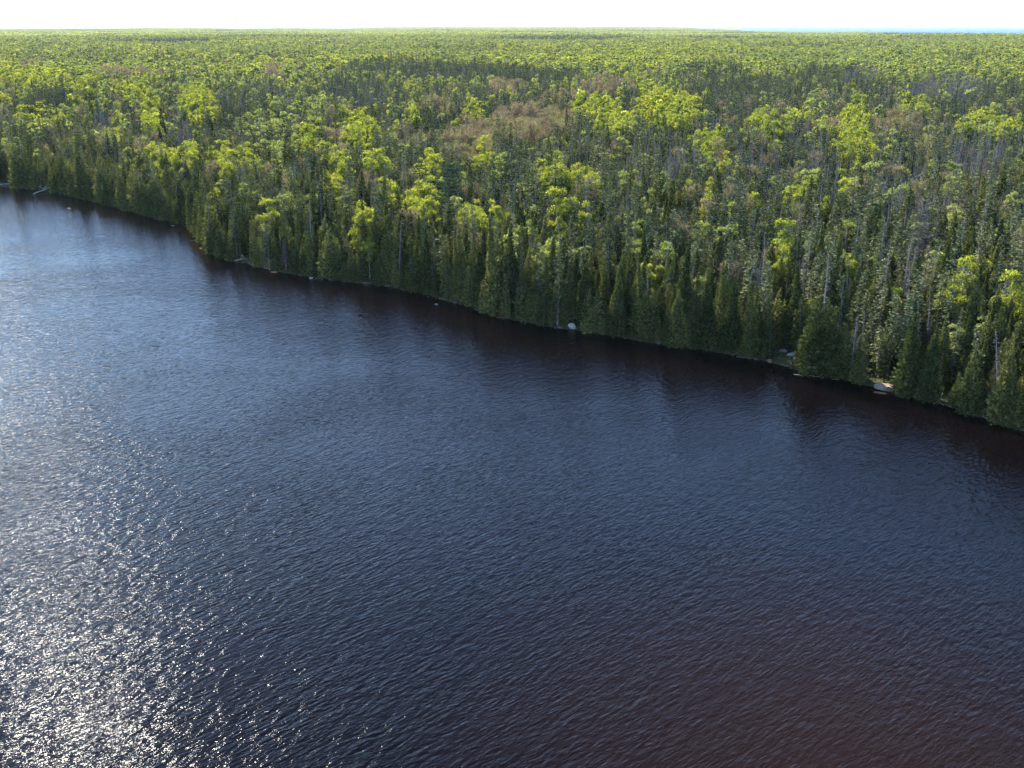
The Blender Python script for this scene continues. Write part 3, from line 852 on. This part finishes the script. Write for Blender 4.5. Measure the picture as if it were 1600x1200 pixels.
# farthest forest: patches of many small crowns
def patch_mesh(seed, size=70.0, mix=None):
    r = np.random.default_rng(seed); vs, fs, mi, ti = [], [], [], []; nv = 0
    order = ['spruce', 'aspen', 'birch', 'budding']
    n = 110
    for i in range(n):
        k = r.choice(4, p=mix); x, y = r.uniform(-size / 2, size / 2, 2); h = r.uniform(9, 15); R = (1.4 if k == 0 else 4.0) * r.uniform(.8, 1.3)
        m = 30
        u = unit(r.normal(size=(m, 3))); u[:, 2] = np.abs(u[:, 2]) * .9 - .2
        if k == 0:
            t = r.random(m); a = r.uniform(0, 6.28, m)
            c = np.stack([x + np.cos(a) * R * (1 - t), y + np.sin(a) * R * (1 - t), h * (.35 + .65 * t) * 1.05], 1)
        else:
            c = np.array([x, y, h - R]) + u * R
        al = unit(r.normal(size=(m, 3))); sd = unit(np.cross(al, r.normal(size=(m, 3)))); S = 2.1 if k else 1.1
        v = np.stack([c - al * S * .6, c + sd * S * .5, c + al * S * .6, c - sd * S * .5], 1).reshape(-1, 3)
        vs.append(v); fs.append(np.arange(m * 4).reshape(-1, 4) + nv); nv += m * 4; mi.append(np.full(m, k)); ti.append(np.repeat(r.random(m) * .6 + .2 + r.normal() * .12, 4))
    return np_mesh('forest_patch', np.concatenate(vs), np.concatenate(fs), [MAT[o_] for o_ in order], np.concatenate(mi), {'tint': np.concatenate(ti)})

mixes = [(.08, .42, .45, .05), (.15, .35, .45, .05), (.7, .1, .15, .05), (.06, .2, .69, .05), (.12, .2, .38, .30)]
coll = proto_collection('far_patch_shape', [patch_mesh(50 + i, mix=mixes[i // 2]) for i in range(10)])
xf, yf, df = scatter(84, 3950, 18600, 29)
nf = waves2(xf, yf, 900, 13) + .4 * waves2(xf, yf, 350, 14)
base = np.where(nf > .42, 2, np.where(nf > .1, 1, np.where(nf < -.75, 4, np.where(nf < -.3, 3, 0))))
instance_object('far_forest', coll, np.stack([xf, yf, ground_z(xf, yf)], 1), rng.uniform(0, 6.28, len(xf)),
                np.tile([1.3, 1.3, 1.05], (len(xf), 1)), base * 2 + rng.integers(0, 2, len(xf)), 'farthest forest of green crowns merging below the horizon')

# ------------------------------------------------------------------ rocks and driftwood along the waterline
def rock_mat(name, a, b, c):
    n = NT(name)
    tc = n.add('ShaderNodeTexCoord')
    f = n.noise(tc.outputs['Object'], 2.2, 6, .7)
    sp = n.noise(tc.outputs['Object'], 14, 3, .7)
    col = n.mixc(n.math('MULTIPLY', sp, .45), n.ramp(f, [(.3, a), (.5, b), (.72, c)]), (.12, .10, .08))
    bs = n.add('ShaderNodeBsdfPrincipled'); n.ln(col, bs.inputs['Base Color']); bs.inputs['Roughness'].default_value = .85
    bp = n.add('ShaderNodeBump'); bp.inputs['Strength'].default_value = .6; bp.inputs['Distance'].default_value = .06
    n.ln(f, bp.inputs['Height']); n.ln(bp.outputs[0], bs.inputs['Normal'])
    n.ln(bs.outputs[0], n.out.inputs[0]); return n.m
RM = {'tan': rock_mat('tan_rock', (.09, .06, .035), (.20, .14, .09), (.27, .21, .14)),
      'white': rock_mat('pale_rock', (.20, .19, .175), (.36, .35, .33), (.50, .49, .46)),
      'grey': rock_mat('grey_rock', (.09, .085, .08), (.17, .165, .155), (.28, .27, .255)),
      'orange': rock_mat('rusty_rock', (.14, .06, .025), (.26, .12, .05), (.36, .19, .09)),
      'wet': rock_mat('wet_rusty_rock', (.06, .025, .012), (.13, .055, .025), (.20, .10, .05)),
      'red': rock_mat('red_stone', (.20, .03, .015), (.34, .05, .02), (.40, .10, .04))}

def rock_mesh(seed, sx, sy, sz, sub=3):
    import bmesh
    r = np.random.default_rng(seed)
    bm = bmesh.new(); bmesh.ops.create_icosphere(bm, subdivisions=sub, radius=1.0)
    planes = [(unit(r.normal(size=3)), r.uniform(.50, .92)) for _ in range(13)]
    for v in bm.verts:
        p = np.array(v.co)
        for nrm, dd in planes:
            e = float(p @ nrm) - dd
            if e > 0: p = p - nrm * e * .92
        p = p * (1 + .05 * math.sin(p[0] * 7 + seed) * math.cos(p[1] * 6))
        v.co = (p[0] * sx, p[1] * sy, p[2] * sz)
    me = bpy.data.meshes.new('rock'); bm.to_mesh(me); bm.free()
    return me

def rock(px, py, w, dpt, h, mat, label, name='rock', seed=1, sink=.35, rz=None, group=None):
    x, y = spot(px, py, 0.15)
    w, dpt, h = w * 1.25, dpt * 1.25, h * 1.25
    me = rock_mesh(seed, w / 2, dpt / 2, h * .62); me.materials.append(RM[mat])
    o = link(name, me); o.location = (float(x), float(y), h * (.62 - sink)); o.rotation_euler.z = random.uniform(-.4, .4) if rz is None else rz
    tag(o, label, 'rock', group); return o

rock(1384, 607, 3.0, 1.9, .85, 'tan', 'large flat tan boulder on the waterline, biggest rock at the right', 'boulder', 3, .3, -.35)
rock(1412, 615, .9, .7, .45, 'orange', 'small rusty stone against the right end of the tan boulder', seed=4)
rock(1374, 613, 2.2, 1.0, .16, 'wet', 'low rusty-orange slab awash in front of the tan boulder', 'rock', 5, .42)
rock(1433, 612, 1.0, .8, .95, 'white', 'pale grey upright rock just right of the tan boulder', seed=6, sink=.2)
rock(1430, 620, .6, .4, .35, 'white', 'small white stone at the foot of the upright pale rock', seed=7)
rock(1354, 596, 1.2, .8, .45, 'grey', 'grey stone under branches left of the tan boulder', seed=8)
rock(893, 513, 1.25, .9, .95, 'white', 'bright white rock alone on the dark middle shore', 'boulder', 9, .25)
rock(862, 500, .9, .7, .6, 'grey', 'grey stone half hidden in shade left of the bright white rock', seed=10)
rock(1222, 552, 1.5, 1.1, .9, 'grey', 'upper grey rock of the pale cluster under the cedars', seed=11, sink=.2)
rock(1236, 558, 1.5, 1.0, .75, 'white', 'widest pale rock in the cluster under the cedars', seed=12, sink=.2)
rock(1250, 563, 1.1, .9, .6, 'grey', 'rightmost grey rock of the pale cluster under the cedars', seed=13)
rock(1204, 563, 1.0, .7, .35, 'orange', 'low brownish stone left of the pale rock cluster', seed=14)
rock(1297, 579, .8, .5, .35, 'white', 'small pale stone between the rock cluster and the tan boulder', seed=15)
rock(1303, 588, .7, .45, .25, 'grey', 'tiny grey stone awash below the small pale stone', seed=16)
rock(10, 289, 7.5, 2.6, .6, 'white', 'long low pale rock ledge entering the lake at the far left', 'rock_ledge', 17, .35, .1)
rock(78, 297, 2.4, 1.2, .5, 'grey', 'flat grey rock beneath fallen limbs on the far left shore', seed=18)
rock(107, 325, 1.1, .5, .16, 'grey', 'small grey rock standing off the far left shore in open water', seed=19)
rock(270, 352, 1.1, .6, .2, 'grey', 'low grey rock awash before the left point', seed=20)
rock(312, 366, 1.2, 1.0, .5, 'red', 'red stone at the tip of the left point', seed=21)
rock(322, 379, 1.0, .9, .4, 'orange', 'rusty stone beside the red stone at the left point', seed=22)
rock(344, 402, 1.1, .8, .4, 'grey', 'grey stone just right of the left point', seed=23)
rock(486, 434, .8, .6, .35, 'white', 'small pale stone below the shaded cedars left of centre', seed=24)
rock(624, 447, 1.1, .7, .4, 'white', 'pale stone by the fallen branch at the shaded shore', seed=25)
rock(682, 475, .8, .6, .25, 'grey', 'low grey stone in the shallows left of centre', seed=26)
rock(713, 470, 1.0, .8, .5, 'grey', 'grey stone under the cedar at the small shore notch', seed=27)
rock(783, 495, 2.4, 1.0, .2, 'wet', 'low rusty slab on the middle shore', seed=28, sink=.42)
rock(428, 425, 1.8, .8, .3, 'orange', 'brown flat stone in front of the mauve-grey dead conifer', seed=29)
rock(1120, 536, .8, .6, .4, 'grey', 'grey stone at the cedar roots right of centre', seed=30)
rock(1180, 548, .8, .6, .35, 'white', 'small pale stone at the cedar roots near the rock cluster', seed=31)
rock(1598, 668, 1.1, .8, .5, 'grey', 'grey stone on the shore at the right edge', seed=32)

WOOD = bark_mat('driftwood', (.34, .32, .29), (.60, .57, .53), 2.0)
WOOD_D = bark_mat('wet_driftwood', (.14, .12, .10), (.32, .29, .26), 2.0)
def log(px0, py0, z0, px1, py1, z1, rad, label, name='fallen_log', mat=WOOD, limbs=3, seed=0):
    x0, y0 = spot(px0, py0, z0); x1_, y1_ = spot(px1, py1, z1)
    p0 = np.array([float(x0), float(y0), z0]); p1 = np.array([float(x1_), float(y1_), z1])
    o = bpy.data.objects.new(name, None); COL.objects.link(o); o.location = p0
    v = p1 - p0; T = Tree(seed + 60); r = T.r; L = np.linalg.norm(v)
    prev = np.zeros(3); n = 6
    for i in range(n):
        nxt = v * (i + 1) / n + r.normal(size=3) * .025 * L * (1 if i < n - 1 else 0) * [1, 1, .4]
        T.stick(prev, nxt, rad * (1 - .7 * i / n), rad * (1 - .7 * (i + 1) / n), 7); prev = nxt
    wv, wf = T.wood_arrays()
    link('trunk', np_mesh('log', wv, wf, (mat,), smooth=True), o)
    for i in range(limbs):
        B = Tree(seed * 9 + i + 80); s = r.uniform(.3, .85); q = v * s
        d = unit(r.normal(size=3) + [0, 0, .6]); l = L * r.uniform(.15, .32)
        B.stick(q, q + d * l, rad * .35, rad * .1, 5); B.stick(q + d * l * .6, q + d * l * .6 + unit(d + r.normal(size=3) * .7) * l * .5, rad * .2, rad * .06, 4)
        bv, bf = B.wood_arrays(); link('branch', np_mesh('branch', bv, bf, (mat,)), o)
    tag(o, label, 'driftwood'); return o
log(1463, 629, .0, 1474, 610, 1.7, .10, 'thin pale leaning dead trunk sticking out of the water right of the boulder', limbs=1, seed=1)
log(52, 303, .1, 90, 288, 1.4, .22, 'bleached fallen tree with raised limbs on the far left shore', limbs=5, seed=2)
log(70, 292, 1.2, 100, 300, .15, .18, 'second bleached trunk crossing the fallen tree on the far left shore', limbs=3, seed=3)
log(366, 407, .15, 395, 403, .8, .16, 'pale fallen trunk lying on the shore just past the left point', limbs=4, seed=4)
log(398, 411, .1, 416, 402, .9, .14, 'short pale stump and limbs left of the mauve-grey dead conifer', limbs=4, seed=5)
log(606, 446, .3, 646, 444, .9, .12, 'dark fallen branch with pale tip leaning over the shaded shore', mat=WOOD_D, limbs=3, seed=6)
log(1108, 545, .1, 1150, 540, .8, .10, 'grey fallen limb at the waterline right of centre', mat=WOOD_D, limbs=3, seed=7)
log(1150, 552, .1, 1205, 556, .5, .11, 'pale fallen limbs lying towards the rock cluster', limbs=5, seed=8)
log(690, 462, .2, 712, 474, .2, .09, 'thin grey branch dipping into the water at the shore notch', mat=WOOD_D, limbs=3, seed=9)
log(1240, 585, .0, 1288, 590, .12, .09, 'dark waterlogged stick lying in the shallows below the rock cluster', mat=WOOD_D, limbs=2, seed=10)
log(1335, 594, .3, 1362, 590, .9, .09, 'pale bent limb over the water left of the tan boulder', limbs=4, seed=11)
log(318, 352, .2, 326, 318, 4.6, .09, 'slim pale bare trunk leaning over the left point', limbs=3, seed=12)

# low shoreline scrub filling the gap under the cedars
def scrub():
    T = Tree(77); r = T.r
    n = 15000
    u = r.uniform(seg[3], seg[-3], n); bx, by = np.interp(u, seg, SX), np.interp(u, seg, SY)
    tx, ty = np.interp(u + 1, seg, SX) - bx, np.interp(u + 1, seg, SY) - by; L = np.hypot(tx, ty)
    off = r.uniform(.2, 2.6, n) + .5 * waves2(bx, by, 6, 15)
    x, y = bx - ty / L * off, by + tx / L * off
    z = ground_z(x, y); k = z > .05
    x, y, z = x[k], y[k], z[k]; n = len(x)
    h = r.uniform(.05, .9, n) * (.6 + .4 * waves2(x, y, 4, 16)).clip(.1, 1)
    T.kites(np.stack([x, y, z + h], 1), r.normal(size=(n, 3)) * .6 + [0, 0, .6], r.uniform(.25, .5, n), r.uniform(.12, .28, n))
    lv, lf, lt = T.leaf_arrays()
    o = link('undergrowth', np_mesh('undergrowth', lv, lf, (MAT['cedar'],), attrs={'tint': lt * .7}))
    tag(o, 'low green brush along the bank under the front cedars', 'undergrowth', kind='stuff')
scrub()

# small stones scattered along the shallows, too many and small to count
def pebbles():
    r = np.random.default_rng(9); vs, fs = [], []; nv = 0
    import bmesh
    bm = bmesh.new(); bmesh.ops.create_icosphere(bm, subdivisions=1, radius=1)
    bv = np.array([v.co[:] for v in bm.verts]); bf = np.array([[v.index for v in f.verts] for f in bm.faces]); bm.free()
    for i in range(650):
        u = r.uniform(seg[3], seg[-3]); x, y = np.interp(u, seg, SX), np.interp(u, seg, SY)
        x += r.normal() * .3; y += -abs(r.normal()) * .5 + .5
        s = r.uniform(.08, .4) * r.uniform(.5, 1) * np.array([r.uniform(.8, 1.5), r.uniform(.7, 1.2), r.uniform(.4, .8)])
        vs.append(bv * s * r.uniform(.8, 1.2, bv.shape) + [x, y, .02]); fs.append(bf + nv); nv += len(bv)
    o = link('shore_stones', np_mesh('shore_stones', np.concatenate(vs), np.concatenate(fs), (rock_mat('wet_stone', (.03, .027, .025), (.07, .06, .055), (.16, .14, .12)),)))
    tag(o, 'small grey stones strewn along the waterline', 'stones', kind='stuff')
pebbles()

def sticks():
    T = Tree(515); r = T.r
    for i in range(170):
        u = r.uniform(seg[5], seg[-4]); bx, by = np.interp(u, seg, SX), np.interp(u, seg, SY)
        tx, ty = np.interp(u + 1, seg, SX) - bx, np.interp(u + 1, seg, SY) - by; L = math.hypot(tx, ty)
        off = r.uniform(-.9, .9)
        p = np.array([bx - ty / L * off, by + tx / L * off, r.uniform(.0, .35)])
        d = unit(np.array([tx, ty, 0]) / L * r.choice([-1, 1]) + r.normal(size=3) * [.5, .5, .22] + [0, 0, .12]); l = r.uniform(.7, 2.6)
        T.stick(p, p + d * l, r.uniform(.035, .08), .015, 4)
        if r.random() < .5: T.stick(p + d * l * .5, p + d * l * .5 + unit(d + r.normal(size=3) * .8) * l * .4, .03, .01, 3)
    wv, wf = T.wood_arrays()
    o = link('shore_sticks', np_mesh('shore_sticks', wv, wf, (WOOD_D,)))
    tag(o, 'grey dead sticks and roots tangled along the waterline', 'driftwood', kind='stuff')
sticks()

# ------------------------------------------------------------------ the air
HAZE = 1.2e-5
if HAZE:
    x0, x1_, y0, y1_, z0, z1_ = -61000, 61000, -2500, 91000, -10.5, 58.0
    v = [(x, y, z) for x in (x0, x1_) for y in (y0, y1_) for z in (z0, z1_)]
    f = [[0, 1, 3, 2], [4, 6, 7, 5], [0, 4, 5, 1], [2, 3, 7, 6], [0, 2, 6, 4], [1, 5, 7, 3]]
    n = NT('haze')
    pv = n.add('ShaderNodeVolumePrincipled')
    pv.inputs['Color'].default_value = (.80, .90, 1.0, 1)
    pv.inputs['Density'].default_value = HAZE
    pv.inputs['Anisotropy'].default_value = 0.15
    n.ln(pv.outputs[0], n.out.inputs['Volume'])
    o = link('haze', np_mesh('haze', v, np.array(f), (n.m,)))
    tag(o, 'thin pale blue air haze over lake and forest', 'haze', kind='stuff')
print('TREES', [len(q) for q in (fx, x1, x2, x3, x4)], len(PX), 'singles', int(single.sum()), 'patches', len(xf))
